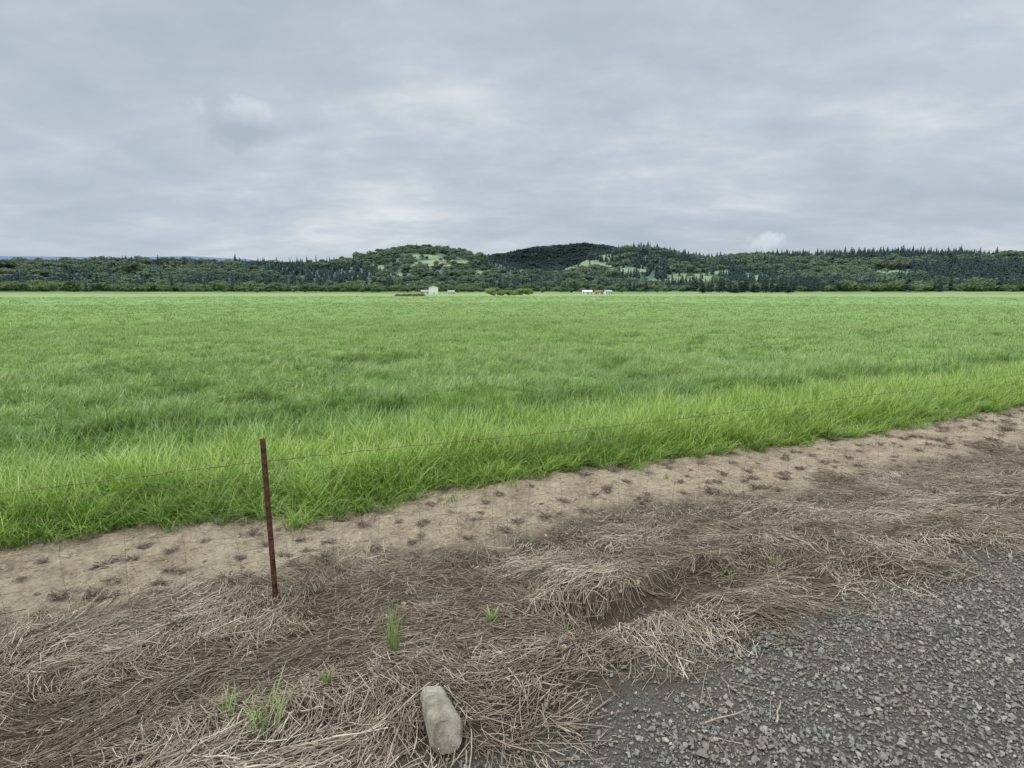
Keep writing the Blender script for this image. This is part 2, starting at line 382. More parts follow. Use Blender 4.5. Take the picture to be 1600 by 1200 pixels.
# ================================================================ STRAW
def straw(n,ur,vr,lmin,lmax,rmin,rmax,zl,dens_edge,seed,scatter_ang=.4,curv=.10):
    r=np.random.default_rng(seed)
    u=r.uniform(*ur,n); v=r.uniform(*vr,n); x,y=xy_of(u,v)
    k=infr(x,y,1.1,1.1)&dens_edge(u,v,r.uniform(0,1,n)); x,y,u,v=x[k],y[k],u[k],v[k]; n=len(x)
    base=2.3+2.6*(fbm(u*1.1,v*1.1,61)-.5)*3.
    stray=r.uniform(0,1,n)<.28
    ang=base+r.normal(0,scatter_ang,n)+stray*r.uniform(-1.6,1.6,n); Ln=r.uniform(lmin,lmax,n)*r.uniform(.4,1,n)
    K=5; cur=r.normal(0,curv,n); t=np.linspace(-.5,.5,K)
    P=np.zeros((n,K,3)); D=ang[:,None]+cur[:,None]*t[None,:]*1.6
    P[:,:,0]=x[:,None]+np.cos(D)*Ln[:,None]*t; P[:,:,1]=y[:,None]+np.sin(D)*Ln[:,None]*t
    pile=.4+.8*sm((fbm(u*2.3,v*2.3,66,3)-.38)/.25)
    lift=zl*pile*r.beta(1.3,1.8,n); tilt=r.normal(0,.045,n)
    gz=zg(P[:,:,0],P[:,:,1]); g0=gz; gz=np.maximum(.4*gz+.6*gz.mean(1,keepdims=True),g0)
    P[:,:,2]=gz+np.maximum(.003,lift[:,None]+tilt[:,None]*Ln[:,None]*t*2+r.normal(0,.0015,(n,K)))
    rad=r.uniform(rmin,rmax,n)
    return tubes(P,rad,3)
def e1(u,v,q):
    a=sm((v-gedge(u)+.14-.40*(fbm(u*2.2,v*1.8,70)-.5)*2)/.4)*(1-sm((v-sedge(u)+.22-.6*(fbm(u*1.6,v*.5,71)-.5)*2)/.55))
    patch=.34+.66*sm((fbm(u*1.7,v*1.7,72,5)-.33)/.12)
    hol=1-.95*np.exp(-((v-2.38)/.12)**2)*sm((u-1.5)/.25)*(1-sm((u-2.5)/.4))  # straw thinned so dark soil stands in for shade under the lip
    return q<a*patch*hol
SM=island('straw',[(0.,(.14,.108,.078)),(.3,(.27,.215,.16)),(.65,(.41,.34,.26)),(.9,(.55,.47,.37)),(1.,(.68,.60,.49))],.85,.15,0,1.6,((.72,.71,.69),(1.06,1.05,1.04)))
Vs,Fs=straw(135000,(-3,12),(1.1,4.6),.05,.30,.0011,.0026,.040,e1,5)
def e2(u,v,q): return (q<.34+.45*(fbm(u*1.5,v*1.5,75)>.5))&((v>gedge(u)-.4)|(q<.09))
V2,F2=straw(40000,(-3,13),(.7,5.5),.03,.17,.0008,.0017,.010,e2,6,1.5)
V=np.concatenate([Vs,V2]); Fq=np.concatenate([Fs,F2+len(Vs)])
tag(mk('dry_straw',V,Fq,SM),'matted dry brown grass stalks lying over the bank','straw',kind='stuff')

# ================================================================ GRAVEL
import bmesh
def stone(seed,lo=.55,nm='stone',mat=None,link=False,scale=(1,1,1)):
    r=random.Random(seed); bm=bmesh.new()
    for k in range(13):
        p=Vector((r.gauss(0,1),r.gauss(0,1),r.gauss(0,1))).normalized()*r.uniform(lo+.25,1)
        bm.verts.new((p.x*scale[0],p.y*scale[1],p.z*scale[2]))
    res=bmesh.ops.convex_hull(bm,input=bm.verts)
    bmesh.ops.delete(bm,geom=[g for g in res['geom_interior'] if isinstance(g,bmesh.types.BMVert)],context='VERTS')
    me=bpy.data.meshes.new(nm); bm.to_mesh(me); bm.free(); o=bpy.data.objects.new(nm,me)
    if mat: me.materials.append(mat)
    if link: C.objects.link(o)
    return o
m,nt=newmat('gravel'); L=nt.links.new
oi=N(nt,'ShaderNodeObjectInfo'); r=ramp(nt,[(0.,(.115,.112,.102)),(.4,(.18,.175,.16)),(.75,(.235,.227,.205)),(.93,(.31,.293,.255)),(1.,(.44,.395,.32))]); L(oi.outputs['Random'],r.inputs[0])
g=N(nt,'ShaderNodeNewGeometry'); nn=noise(nt,g.outputs['Position'],120,5,.7); r2=ramp(nt,[(.3,(.7,.7,.7)),(.7,(1.25,1.25,1.25))]); L(nn.outputs[0],r2.inputs[0])
np_=noise(nt,g.outputs['Position'],3.5,5,.6); r3=ramp(nt,[(.38,(0,0,0)),(.62,(.5,.5,.5))]); L(np_.outputs[0],r3.inputs[0])
cg=mix(nt,1.,r.outputs[0],r2.outputs[0],'MULTIPLY'); cg=mix(nt,r3.outputs[0],cg,(.25,.22,.175))
finish(nt,cg,.95,.1,nn.outputs[0],.5,.003)
gv=[stone(k,scale=(1,random.uniform(.6,.9),random.uniform(.45,.7)),mat=m) for k in range(9)]
n=165000; u=rng.uniform(-1.2,6,n); v=rng.uniform(-1.2,2.2,n); x,y=xy_of(u,v)
edge=gedge(u)+.55*(fbm(u*1.8,v*1.4,81)-.5)
k=infr(x,y,1.1,1.2)&(rng.uniform(0,1,n)<1-.95*sm((v-edge+.15)/.42)); x,y=x[k],y[k]; n=len(x)
s=np.clip(rng.lognormal(math.log(.0060),.47,n),.0026,.020)
scatter('gravel',np.stack([x,y,zg(x,y)+s*.3+rng.uniform(0,.007,n)],-1),rng.uniform(-.7,.7,(n,3))+np.stack([np.zeros(n),np.zeros(n),rng.uniform(0,6,n)],-1),np.repeat(s[:,None],3,1),rng.integers(0,9,n),gv,label='dark grey crushed gravel at the foot of the bank',cat='gravel')
CM=simple('clod',(.20,.155,.103),(.48,.395,.28),30)
cv=[stone(50+k,scale=(1,.8,.6),mat=CM) for k in range(5)]
n=52000; u=rng.uniform(-4,14,n); v=rng.uniform(2.,5.7,n); x,y=xy_of(u,v); k=infr(x,y)&(rng.uniform(0,1,n)<.25+.75*(fbm(u*3,v*3,88)>.5)); x,y=x[k],y[k]; n=len(x)
s=np.clip(rng.lognormal(math.log(.0065),.6,n),.002,.036)
scatter('soil_clods',np.stack([x,y,zg(x,y)-s*.2],-1),rng.uniform(-3,3,(n,3)),np.repeat(s[:,None],3,1),rng.integers(0,5,n),cv,label='small crumbs of dry tan soil on the bare strip',cat='soil')

# ================================================================ STUBBLE TUFTS
TM=island('stubble',[(0.,(.12,.093,.068)),(.5,(.225,.178,.13)),(1.,(.40,.33,.25))],.85,.2)
tvars=[]
for k in range(10):
    r=np.random.default_rng(300+k); n=[110,140,120,150,100,140,120,150,110,130][k]
    a=r.uniform(0,2*math.pi,n); q=np.abs(r.normal(0,.028,n)); Ln=r.uniform(.015,.06,n)*r.uniform(.6,1.3,n); el=r.uniform(.0,1.1,n)
    ax=r.uniform(.7,1.4)
    p0=np.stack([np.cos(a)*q*ax,np.sin(a)*q/ax,r.uniform(.0,.010,n)],-1); a2=a+r.normal(0,1.6,n)
    d=np.stack([np.cos(a2)*np.cos(el),np.sin(a2)*np.cos(el),np.sin(el)*.7],-1)
    t=np.linspace(0,1,4); P=p0[:,None,:]+d[:,None,:]*Ln[:,None,None]*t[None,:,None]; P[:,:,2]-=.012*(t**2)[None,:]*r.uniform(.3,1,n)[:,None]
    V,Fq=tubes(P,r.uniform(.0010,.0024,n),3)
    A1,R1=np.meshgrid(np.arange(12)*2*math.pi/12,[.002,.014,.026,.036]); rj=R1*(1+.7*(r.random(R1.shape)-.5)); M=np.stack([np.cos(A1)*rj*ax,np.sin(A1)*rj/ax,np.array([.012,.009,.002,-.012])[:,None]+0*A1],-1).reshape(-1,3)
    ii=np.arange(3)[:,None]*12; jj=np.arange(12)[None,:]; MF=np.stack([ii+jj,ii+(jj+1)%12,ii+12+(jj+1)%12,ii+12+jj],-1).reshape(-1,4)
    o=mk('stubble_tuft',np.concatenate([V,M]),np.concatenate([Fq,MF+len(V)]),TM,link=False); tvars.append(o.data); bpy.data.objects.remove(o)
cnt=0; r_=random.Random(4)
for row in range(7):
    for q in range(66):
        u=-3.2+q*.27+r_.uniform(-.13,.13)+(row%2)*.14; v=3.50+row*.26+r_.uniform(-.09,.09)
        x,y=xy_of(u,v); z=float(zg(x,y)); px,py=proj(x,y,z)
        if px<-20 or px>1620 or v>vedge(np.float64(u))-.03 or v<float(sedge(u))-.15 or r_.random()<.2: continue
        o=bpy.data.objects.new('stubble_tuft',r_.choice(tvars)); C.objects.link(o); s=r_.choice((.5,.7,.8,1.,1.1,1.5))*r_.uniform(.85,1.15)
        o.location=(x,y,z+.006); o.rotation_euler=(r_.uniform(-.1,.1),r_.uniform(-.1,.1),r_.uniform(0,6.28)); o.scale=(s*r_.uniform(.8,1.3),s,s*r_.uniform(.8,1.3))
        tag(o,'small dead brown stubble tuft in a row on the bare dirt strip','stubble tuft','dead stubble tufts on the bare dirt strip'); cnt+=1
print('tufts',cnt)

# ================================================================ FENCE
bx,by,bz=hit(431,938)
fence=empty('wire_fence',(bx,by,bz)); tag(fence,'rusty wire fence on a metal post between the bank and the green field','fence')
rust=simple('rust',(.06,.025,.018),(.17,.075,.048),25,.8,.3,.4,.003); wirem=simple('rusty_wire',(.085,.058,.045),(.20,.14,.105),12,.6,.4)
def tpost():
    sec=[(-.017,0),(.017,0),(.017,.005),(.003,.006),(.003,.034),(-.003,.034),(-.003,.006),(-.017,.005)]
    H=1.115; V=[];n=len(sec)
    for z in (-.3,H): V+=[(a,b,z) for a,b in sec]
    Fs=[tuple([k,(k+1)%n,n+(k+1)%n,n+k]) for k in range(n)]+[tuple(range(n,2*n)),tuple(range(n))[::-1]]
    parts=[(V,Fs)]
    for k in range(19):
        z=.05+k*.055; parts.append(box(-.006,.006,-.008,-.0005,z,z+.022))
    return merge(parts)
V,Fs=tpost(); post=mkpy('post',V,Fs,rust,parent=fence); post.rotation_euler=(0,math.radians(-.4),math.radians(12))
def strand(h0,sag,seed,barbs):
    r=np.random.default_rng(seed); t=np.arange(-9,16,.06); z=h0+.006*np.sin(t*1.3+seed)-sag*np.sin(np.clip((t)/10,0,1)*math.pi)+.003*r.normal(size=len(t))
    P=[]; tw=t*60
    for ph in ((0,math.pi) if barbs else (0,)):
        P.append(np.stack([t*gc-gs*(-.012)+.0016*np.cos(tw+ph),t*gs+gc*(-.012)+0*t,z+.0016*np.sin(tw+ph)],-1))
    V,Fq=tubes(np.array(P),[.0014]*len(P),4)
    if barbs:
        B=[]
        for q in np.arange(-8.9,15.9,.125):
            zz=np.interp(q,t,z); c_=np.array([q*gc+gs*.012,q*gs-gc*.012,zz])
            for s_ in range(2):
                d=np.array([r.normal(0,.3),r.normal(0,.5),r.choice([-1,1])*1.]); d/=np.linalg.norm(d); d*=.013
                B.append(np.stack([c_-d+s_*.004,c_+d+s_*.004]))
        V3,F3=tubes(np.array(B),[.0009]*len(B),3); F3=F3+len(V)
        V=np.concatenate([V,V3]); Fq=np.concatenate([Fq,F3])
    return V,Fq
V,Fq=strand(.965,.05,1,True); mk('barbed_wire',V,Fq,wirem,parent=fence)
V,Fq=strand(.875,.06,2,False); mk('smooth_wire',V,Fq,wirem,parent=fence)
t=np.arange(-9,16,.1); P=[]
for k,h in enumerate((.80,.62,.46,.32,.20,.10)):
    P.append(np.stack([t*gc+gs*.012,t*gs-gc*.012,h+.012*np.sin(t*1.1+k)+.008*np.sin(t*3.7+k*2)-.02],-1))
V,Fq=tubes(np.array(P),[.0010]*len(P),3)
P=[]
for q in np.arange(-8.9,15.9,.30):
    zz=np.linspace(.06,.85,9); P.append(np.stack([q*gc+gs*.012+.012*np.sin(zz*9+q*5),q*gs-gc*.012+.008*np.cos(zz*7+q),zz],-1))
V3,F3=tubes(np.array(P),[.0010]*len(P),3)
mk('woven_wire',np.concatenate([V,V3]),np.concatenate([Fq,F3+len(V)]),wirem,parent=fence)
for h in (.955,.865,.60,.32):
    a=np.linspace(0,2*math.pi,13); P=np.stack([.024*np.cos(a),.012+.026*np.sin(a),h+.003*a/6],-1)[None]; V,Fq=tubes(P,[.0018],4)
    o=mk('wire_clip',V,Fq,wirem,parent=fence); o.rotation_euler=(0,0,math.radians(12))

# ================================================================ ROCK
m,nt=newmat('pale_rock'); L=nt.links.new
tcn=N(nt,'ShaderNodeTexCoord'); n1=noise(nt,tcn.outputs['Object'],13,8,.66); n2=noise(nt,tcn.outputs['Object'],80,7,.75)
r1=ramp(nt,[(.36,(.19,.172,.13)),(.46,(.28,.255,.20)),(.56,(.36,.33,.27)),(.68,(.47,.44,.375))]); L(n1.outputs[0],r1.inputs[0])
r2=ramp(nt,[(.3,(.68,.67,.65)),(.7,(1.12,1.12,1.12))]); L(n2.outputs[0],r2.inputs[0])
finish(nt,mix(nt,1.,r1.outputs[0],r2.outputs[0],'MULTIPLY'),.92,.15,n2.outputs[0],.9,.007)
K=48; S=52; V=[]
for a in range(K+1):
    t=a/K; y=(t-.5)*.31
    end=1-sm(np.float64((t-.84)/.16))*.5 if t>.84 else (1-sm(np.float64((.07-t)/.07))*.20 if t<.07 else 1.)
    rad=(.065-.019*t)*float(end)
    for b in range(S):
        q=2*math.pi*b/S; c_,s_=math.cos(q),math.sin(q)
        sq=1/(abs(c_)**2.8+abs(s_)**2.8)**(1/2.8)
        n_=1+.07*(float(fbm(np.float64(c_*1.1+3),np.float64(s_*1.1+t*.5),5))-.5)+.07*(float(fbm(np.float64(c_*6+9),np.float64(s_*6+t*13),6,5))-.5)
        yy=y+(.026*s_ if t<.5 else -.012*s_)*(abs(2*t-1))+.012*(float(fbm(np.float64(c_*3+5),np.float64(s_*3),8,3))-.5)*abs(2*t-1)
        V.append((c_*sq*rad*n_,yy,s_*sq*rad*.88*n_))
Fs=[(a*S+b,a*S+(b+1)%S,(a+1)*S+(b+1)%S,(a+1)*S+b) for a in range(K) for b in range(S)]+[tuple(range(S))[::-1],tuple(range(K*S,(K+1)*S))]
rock=mkpy('rock',V,Fs,m)
for p in rock.data.polygons: p.use_smooth=len(p.vertices)==4
rx,ry,rz=hit(686,1130); rock.location=(rx-.005,ry+.015,rz+.036); rock.rotation_euler=(math.radians(-7),math.radians(12),math.radians(19))
tag(rock,'pale elongated weathered rock lying on the matted straw near the gravel','rock')
for px,py,s,lb in ((1095,1188,.035,'flat tan stone in the grey gravel at the bottom edge'),(1190,1170,.022,'small tan pebble in the grey gravel below the twigs'),(972,1048,.02,'small pale stone where straw meets gravel')):
    o=stone(int(px),nm='loose_stone',mat=m,link=True,scale=(1,.7,.4)); x,y,z=hit(px,py); o.location=(x,y,z+s*.3+.01); o.scale=(s,s,s); tag(o,lb,'stone')
twm=simple('twig',(.26,.20,.14),(.48,.40,.30),40)
for (p0,p1,rad,lb) in (((1100,1140),(1165,1118),.004,'grey brown twig lying across the gravel'),((1212,1138),(1218,1104),.005,'short pale tan stick standing out on the gravel near the right side')):
    a=np.array(hit(*p0)); b=np.array(hit(*p1)); t=np.linspace(0,1,9)[:,None]; P=a+(b-a)*t; P[:,2]+=.022; P[:,0]+=.004*np.sin(t[:,0]*9); P[:,2]+=.004*np.sin(t[:,0]*7)
    root=a.copy(); V,Fq=tubes((P-root)[None],np.linspace(1,.5,9)[None]*rad,6); o=mk('twig',V,Fq,twm); o.location=root; tag(o,lb,'twig')

# ================================================================ WEEDS
WM,nt=newmat('weed'); L=nt.links.new
a=N(nt,'ShaderNodeAttribute',attribute_name='t'); r=ramp(nt,[(0.,(.28,.25,.12)),(.4,(.22,.31,.085)),(1.,(.36,.45,.18))]); L(a.outputs['Fac'],r.inputs[0]); finish(nt,r.outputs[0],.5,.35,transl=.25)
weeds=[(615,1028,28,.025,.16,.30,.25,.6,.006,'upright thin green grass tuft growing from the straw above the pale rock'),
 (768,974,14,.02,.06,.12,.6,1.4,.012,'small spreading green seedling in the straw to the right of the tall tuft'),
 (512,1072,16,.02,.06,.14,.4,1.1,.006,'little green grass tuft left of the pale rock'),
 (418,1140,44,.08,.09,.22,.7,1.7,.0055,'sprawling pale green grass clump at the lower left'),
 (366,1122,22,.05,.06,.15,.7,1.7,.0055,'low pale green grass blades beside the sprawling clump at lower left'),
 (1132,905,26,.06,.06,.14,.7,1.5,.0035,'faint olive grass tuft on the straw mound at the right'),
 (882,992,16,.03,.04,.11,.7,1.5,.004,'thin olive grass tuft in the dark hollow of the bank'),
 (834,850,12,.02,.04,.08,.7,1.3,.006,'tiny green sprout where straw meets the bare dirt'),
 (1040,748,16,.04,.05,.10,.7,1.5,.008,'small green sprout on bare dirt below the field edge at right'),
 (795,762,34,.09,.07,.17,.7,1.5,.008,'stray green grass tuft on the dirt just below the field edge'),
 (700,785,30,.10,.06,.15,.7,1.5,.008,'low stray grass blades on the dirt left of the stray tuft'),
 (1210,885,10,.03,.05,.11,.7,1.5,.005,'thin green blades on the mound near the right side')]
for k,(px,py,n,rad,l0,l1,t0,t1,wd,lb) in enumerate(weeds):
    V,Fq,t=blades(n,rad,l0,l1,0,t0,t1,wd,700+k,free=5); o=mk('grass_tuft',V,Fq,WM,smooth=True,attrs={'t':t}); o.location=hit(px,py); tag(o,lb,'grass tuft')

# ================================================================ TREES
def treemat(name,c1,c2,c3,var=.14):
    m,nt=newmat(name); L=nt.links.new
    oi=N(nt,'ShaderNodeObjectInfo'); r=ramp(nt,[(0.,c1),(.5,c2),(1.,c3)]); L(oi.outputs['Random'],r.inputs[0])
    g=N(nt,'ShaderNodeNewGeometry'); rv=ramp(nt,[(0.,(1-var,1-var,1-var)),(1.,(1+var,1+var,1+var*.8))]); L(g.outputs['Random Per Island'],rv.inputs[0])
    finish(nt,mix(nt,1.,r.outputs[0],rv.outputs[0],'MULTIPLY'),.95,.05,transl=.28); return m
def conifer_crown(seed,layers=13,nb=9):
    r=random.Random(seed); V=[];Fs=[]
    for l in range(layers):
        t=l/(layers-1); z=.12+.86*t; R=.19*(1-t)**.85+.012
        for b in range(nb):
            a=r.uniform(0,6.28); rr_=R*r.uniform(.6,1.2); z0=z+r.uniform(-.02,.03); dz=-.05*r.uniform(.3,1.3)
            w=.5*rr_*r.uniform(.6,1); ca,sa=math.cos(a),math.sin(a); i=len(V)
            V+=[(0,0,z0+.04),(ca*rr_*.6-sa*w,sa*rr_*.6+ca*w,z0+dz*.5),(ca*rr_,sa*rr_,z0+dz),(ca*rr_*.6+sa*w,sa*rr_*.6-ca*w,z0+dz*.5)]
            Fs+=[(i,i+1,i+2,i+3)]
    i=len(V); V+=[(.006,0,.95),(-.006,0,.95),(0,0,1.03),(0,.006,.95)]; Fs+=[(i,i+1,i+2,i+3)]
    return np.array(V),np.array(Fs)
def broad_crown(seed,lobes=8,nf=60,flat=1.):
    r=np.random.default_rng(seed); V=[];Fs=[]
    for l in range(lobes):
        c=np.array([r.normal(0,.17),r.normal(0,.17),(.48+r.uniform(-.2,.24))*flat]); R=r.uniform(.14,.25)
        for q in range(nf):
            d=r.normal(size=3); d/=np.linalg.norm(d); p=c+d*R*r.uniform(.75,1.08)*np.array([1,1,.85]); 
            n=d+r.normal(0,.5,3); n/=np.linalg.norm(n); a=np.cross(n,[.3,.5,.8]); a/=np.linalg.norm(a); b=np.cross(n,a); s=r.uniform(.03,.065); i=len(V)
            V+=[p-a*s-b*s*.5,p+a*s*.3-b*s,p+a*s+b*s*.6,p-a*s*.4+b*s]; Fs.append((i,i+1,i+2,i+3))
    V=np.array(V); V[:,2]=np.maximum(V[:,2],.03); return V,np.array(Fs)
def tv(kind,mat,n,seed,flat=1.):
    os=[]
    for k in range(n):
        V,Fq=(conifer_crown(seed+k) if kind=='c' else broad_crown(seed+k,flat=flat)); os.append(mk('far_tree',V,Fq,mat,link=False))
    return os
H=(.165,.22,.255)  # bluish distance haze, painted into tree and hill base colours
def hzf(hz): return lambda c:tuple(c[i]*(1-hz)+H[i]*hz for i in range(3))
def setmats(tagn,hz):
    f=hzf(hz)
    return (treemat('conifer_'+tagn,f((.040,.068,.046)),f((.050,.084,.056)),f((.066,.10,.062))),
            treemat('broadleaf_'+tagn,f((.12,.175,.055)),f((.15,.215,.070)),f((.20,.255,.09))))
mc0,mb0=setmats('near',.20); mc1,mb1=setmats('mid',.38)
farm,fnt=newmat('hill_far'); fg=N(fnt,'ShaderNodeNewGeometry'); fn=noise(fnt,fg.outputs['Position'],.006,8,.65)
fr=ramp(fnt,[(.35,(.036,.056,.058)),(.55,(.044,.068,.066)),(.7,(.056,.082,.072))]); fnt.links.new(fn.outputs[0],fr.inputs[0]); finish(fnt,fr.outputs[0],.97,.03)  # ground colour painted as dark as shaded trees, with bluish haze in it
mc3=treemat('conifer_far',(.058,.088,.088),(.064,.096,.094),(.074,.108,.10),.04); mb3=treemat('broadleaf_far',(.060,.090,.088),(.068,.10,.094),(.078,.112,.10),.04)  # distance haze painted into these foliage colours
trunkm=simple('bark',(.05,.04,.03),(.12,.10,.08),2)
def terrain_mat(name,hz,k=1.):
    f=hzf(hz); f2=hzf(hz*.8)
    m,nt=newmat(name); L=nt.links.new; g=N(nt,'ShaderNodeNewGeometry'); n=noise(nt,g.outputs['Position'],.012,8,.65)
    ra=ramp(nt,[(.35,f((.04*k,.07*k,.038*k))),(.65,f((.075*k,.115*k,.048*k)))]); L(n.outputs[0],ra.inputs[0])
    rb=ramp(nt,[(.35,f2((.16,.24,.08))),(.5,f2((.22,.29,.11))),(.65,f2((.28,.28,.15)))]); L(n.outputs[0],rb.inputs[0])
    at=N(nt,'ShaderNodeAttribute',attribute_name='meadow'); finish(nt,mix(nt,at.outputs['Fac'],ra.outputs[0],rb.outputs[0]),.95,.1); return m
clearings=[(690,412,50,7),(660,401,30,4),(905,415,62,10),(1085,437,50,11),(1025,443,28,6),(885,404,30,5),(985,424,32,6),(1185,434,28,5),(760,425,24,3),(1390,430,44,8),(200,434,34,5),(945,402,22,4),(840,423,26,5),(1130,426,26,4),(590,418,24,3.5),(630,430,26,3),(1040,420,18,4),(740,437,26,3)]
def meadow(px,py):
    m=np.zeros_like(px)
    for a,b,c,d in clearings:
        q=((px-a)/c)**2+((py-b)/d)**2+1.2*(fbm(px*.09,py*.35,3,3)-.5); m=np.maximum(m,1-sm((q-.6)/.5))
    return m
class Hill:
    def __init__(s,prof,r0,rr,r1,th,z0=2.6,amp=.12,seed=0):
        s.px=[p[0] for p in prof]; s.py=[p[1] for p in prof]; s.r0,s.rr,s.r1,s.th,s.z0,s.amp,s.seed=r0,rr,r1,th,z0,amp,seed
    def pos(s,px,t):
        d=(px-800)/F; Yh=cp+((600-HY)/F)*sp; k=1/np.hypot(d,Yh)
        r=s.r0+(s.r1-s.r0)*t; x=d*k*r; y=Yh*k*r
        yt=np.interp(px,s.px,s.py); zr=CH+(HY-yt)/F*(s.rr*k*Yh)*1.0 - s.th
        tr=(s.rr-s.r0)/(s.r1-s.r0); q=np.clip(t/tr,0,1); f=.45*q+.55*sm(q); b=np.clip((t-tr)/(1-tr),0,1); f=f*(1-.9*b*b)
        z=s.z0+(np.maximum(zr,s.z0+1)-s.z0)*f*(1+s.amp*2*(fbm(x*.006,y*.006,s.seed)-.5)*(q<1)*(1-q))
        return x,y,z
    def mesh(s,name,mat):
        P=np.linspace(-260,1860,266); T=np.linspace(0,1,56); PX,T2=np.meshgrid(P,T); x,y,z=s.pos(PX,T2); z=np.where(T2==0,z-3,z)
        n=len(P); i=np.arange(len(T)-1)[:,None]*n; j=np.arange(n-1)[None,:]; Fq=np.stack([i+j,i+j+1,i+n+j+1,i+n+j],-1).reshape(-1,4)
        qx,qy=proj(x.ravel(),y.ravel(),z.ravel()); md=meadow(qx,qy) if s.rr<2500 else 0*qx
        o=mk(name,np.stack([x,y,z],-1).reshape(-1,3),Fq,mat,smooth=True,attrs={'meadow':md})
        tag(o,kind='structure'); return o
H1=Hill([(-260,415),(0,412),(200,408),(350,411),(450,413),(520,410),(560,403),(600,394),(640,388),(690,388),(720,393),(750,403),(800,413),(850,424),(900,436),(960,446),(1010,452),(1900,456)],760,1300,1600,7.5,seed=1)
H2=Hill([(-260,456),(760,455),(820,440),(870,420),(905,408),(930,396),(970,390),(1010,388),(1060,398),(1100,403),(1180,399),(1250,399),(1400,396),(1600,402),(1860,408)],780,1500,1850,9,seed=2)
H3=Hill([(-260,452),(600,440),(690,415),(740,404),(800,397),(835,389),(860,388),(880,386),(910,383),(940,386),(1000,397),(1100,406),(1300,420),(1860,430)],1700,3000,3600,7,z0=8,amp=.05,seed=3)
H4=Hill([(-260,398),(0,402),(200,404),(300,402),(350,405),(385,406),(430,412),(520,420),(800,440),(1100,425),(1500,410),(1860,405)],5000,7000,8000,0,z0=10,seed=4)
H1.mesh('hill_left',terrain_mat('hill_mid',.30)); H2.mesh('hill_right',terrain_mat('hill_mid_right',.32)); H3.mesh('mountain',farm); H4.mesh('far_ridge',simple('far_ridge',(.11,.17,.26),(.13,.19,.28),.002,.95,.1))  # far ridge blue is distance haze painted into its colour
def forest(H,n,name,mc,mb,hc,hb,conf,tmin,tmax,label,seed,pr=(-230,1830),fat=1.):
    r=np.random.default_rng(seed); px=r.uniform(*pr,n); t=tmin+(tmax-tmin)*r.uniform(0,1,n)**.8; x,y,z=H.pos(px,t)
    qx,qy=proj(x,y,z); md=meadow(qx,qy) if H.rr<2500 else 0*qx; yt=np.interp(px,H.px,H.py)
    k=(r.uniform(0,1,n)>md*.94)&(yt<453); x,y,z,px,qx,qy=x[k],y[k],z[k],px[k],qx[k],qy[k]; n=len(x)
    vs=tv('c',mc,4,seed)+tv('b',mb,5,seed+20)
    nz=fbm(x*.008,y*.008,seed); isC=nz+r.normal(0,.05,n)<conf(px)
    big=r.lognormal(0,.25,n)
    idx=np.where(isC,r.integers(0,4,n),r.integers(4,9,n)); h=np.clip(np.where(isC,hc*big,hb*big),4,26); wd=fat*h*np.where(isC,r.uniform(1.1,1.7,n),r.uniform(1.2,1.8,n))
    return scatter(name,np.stack([x,y,z-.5],-1),np.stack([0*x,0*x,r.uniform(0,6.28,n)],-1),np.stack([wd,wd,h],-1),idx,vs,label=label,cat='forest')
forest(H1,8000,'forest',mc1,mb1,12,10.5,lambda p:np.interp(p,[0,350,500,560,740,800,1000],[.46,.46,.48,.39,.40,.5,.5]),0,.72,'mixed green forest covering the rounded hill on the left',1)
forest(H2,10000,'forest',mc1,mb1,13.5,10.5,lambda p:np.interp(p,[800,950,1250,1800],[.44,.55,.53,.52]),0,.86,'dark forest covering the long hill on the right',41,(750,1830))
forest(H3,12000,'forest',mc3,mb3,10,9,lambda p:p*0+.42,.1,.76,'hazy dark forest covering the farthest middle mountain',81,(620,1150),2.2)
r=np.random.default_rng(5); n=2200; px=r.uniform(-200,1800,n); rad=r.uniform(640,840,n); X=[at_r(a,b) for a,b in zip(px,rad)]; x=np.array([q[0] for q in X]); y=np.array([q[1] for q in X])
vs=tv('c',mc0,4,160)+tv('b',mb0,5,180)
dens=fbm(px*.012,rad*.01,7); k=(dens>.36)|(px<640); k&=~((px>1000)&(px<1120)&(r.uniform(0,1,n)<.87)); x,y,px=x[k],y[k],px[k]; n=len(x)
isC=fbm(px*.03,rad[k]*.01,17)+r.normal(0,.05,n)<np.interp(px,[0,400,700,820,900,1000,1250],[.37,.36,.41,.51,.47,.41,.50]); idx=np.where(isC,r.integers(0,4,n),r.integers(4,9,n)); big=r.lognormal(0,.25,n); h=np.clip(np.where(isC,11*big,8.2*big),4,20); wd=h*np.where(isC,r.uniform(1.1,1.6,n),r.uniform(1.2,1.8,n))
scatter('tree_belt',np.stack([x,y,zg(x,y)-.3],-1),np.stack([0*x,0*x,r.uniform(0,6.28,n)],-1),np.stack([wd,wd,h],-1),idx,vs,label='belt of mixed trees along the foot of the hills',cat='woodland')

protos={}
def get(kind,k,mat):
    key=(kind,k,mat.name)
    if key not in protos:
        V,Fq=conifer_crown(900+k,17,11) if kind=='c' else broad_crown(950+k,11,80)
        o=mk('crown',V,Fq,mat,link=False); P=np.array([[[0,0,0],[.005,0,.4],[0,.005,.8 if kind=='c' else .6]]]); Vt,Ft=tubes(P,np.array([[.018,.013,.004]]),6); t=mk('trunk',Vt,Ft,trunkm,link=False)
        protos[key]=(o.data,t.data); bpy.data.objects.remove(o); bpy.data.objects.remove(t)
    return protos[key]
def tree(kind,k,x,y,z,h,w,name,label,cat,group,mat):
    c,t=get(kind,k,mat); e=empty(name,(x,y,z),random.uniform(0,6.28)); e.scale=(w,w,h)
    for nm,d in (('crown',c),('trunk',t)):
        o=bpy.data.objects.new(nm,d); C.objects.link(o); o.parent=e
    tag(e,label,cat,group)
r_=random.Random(21)
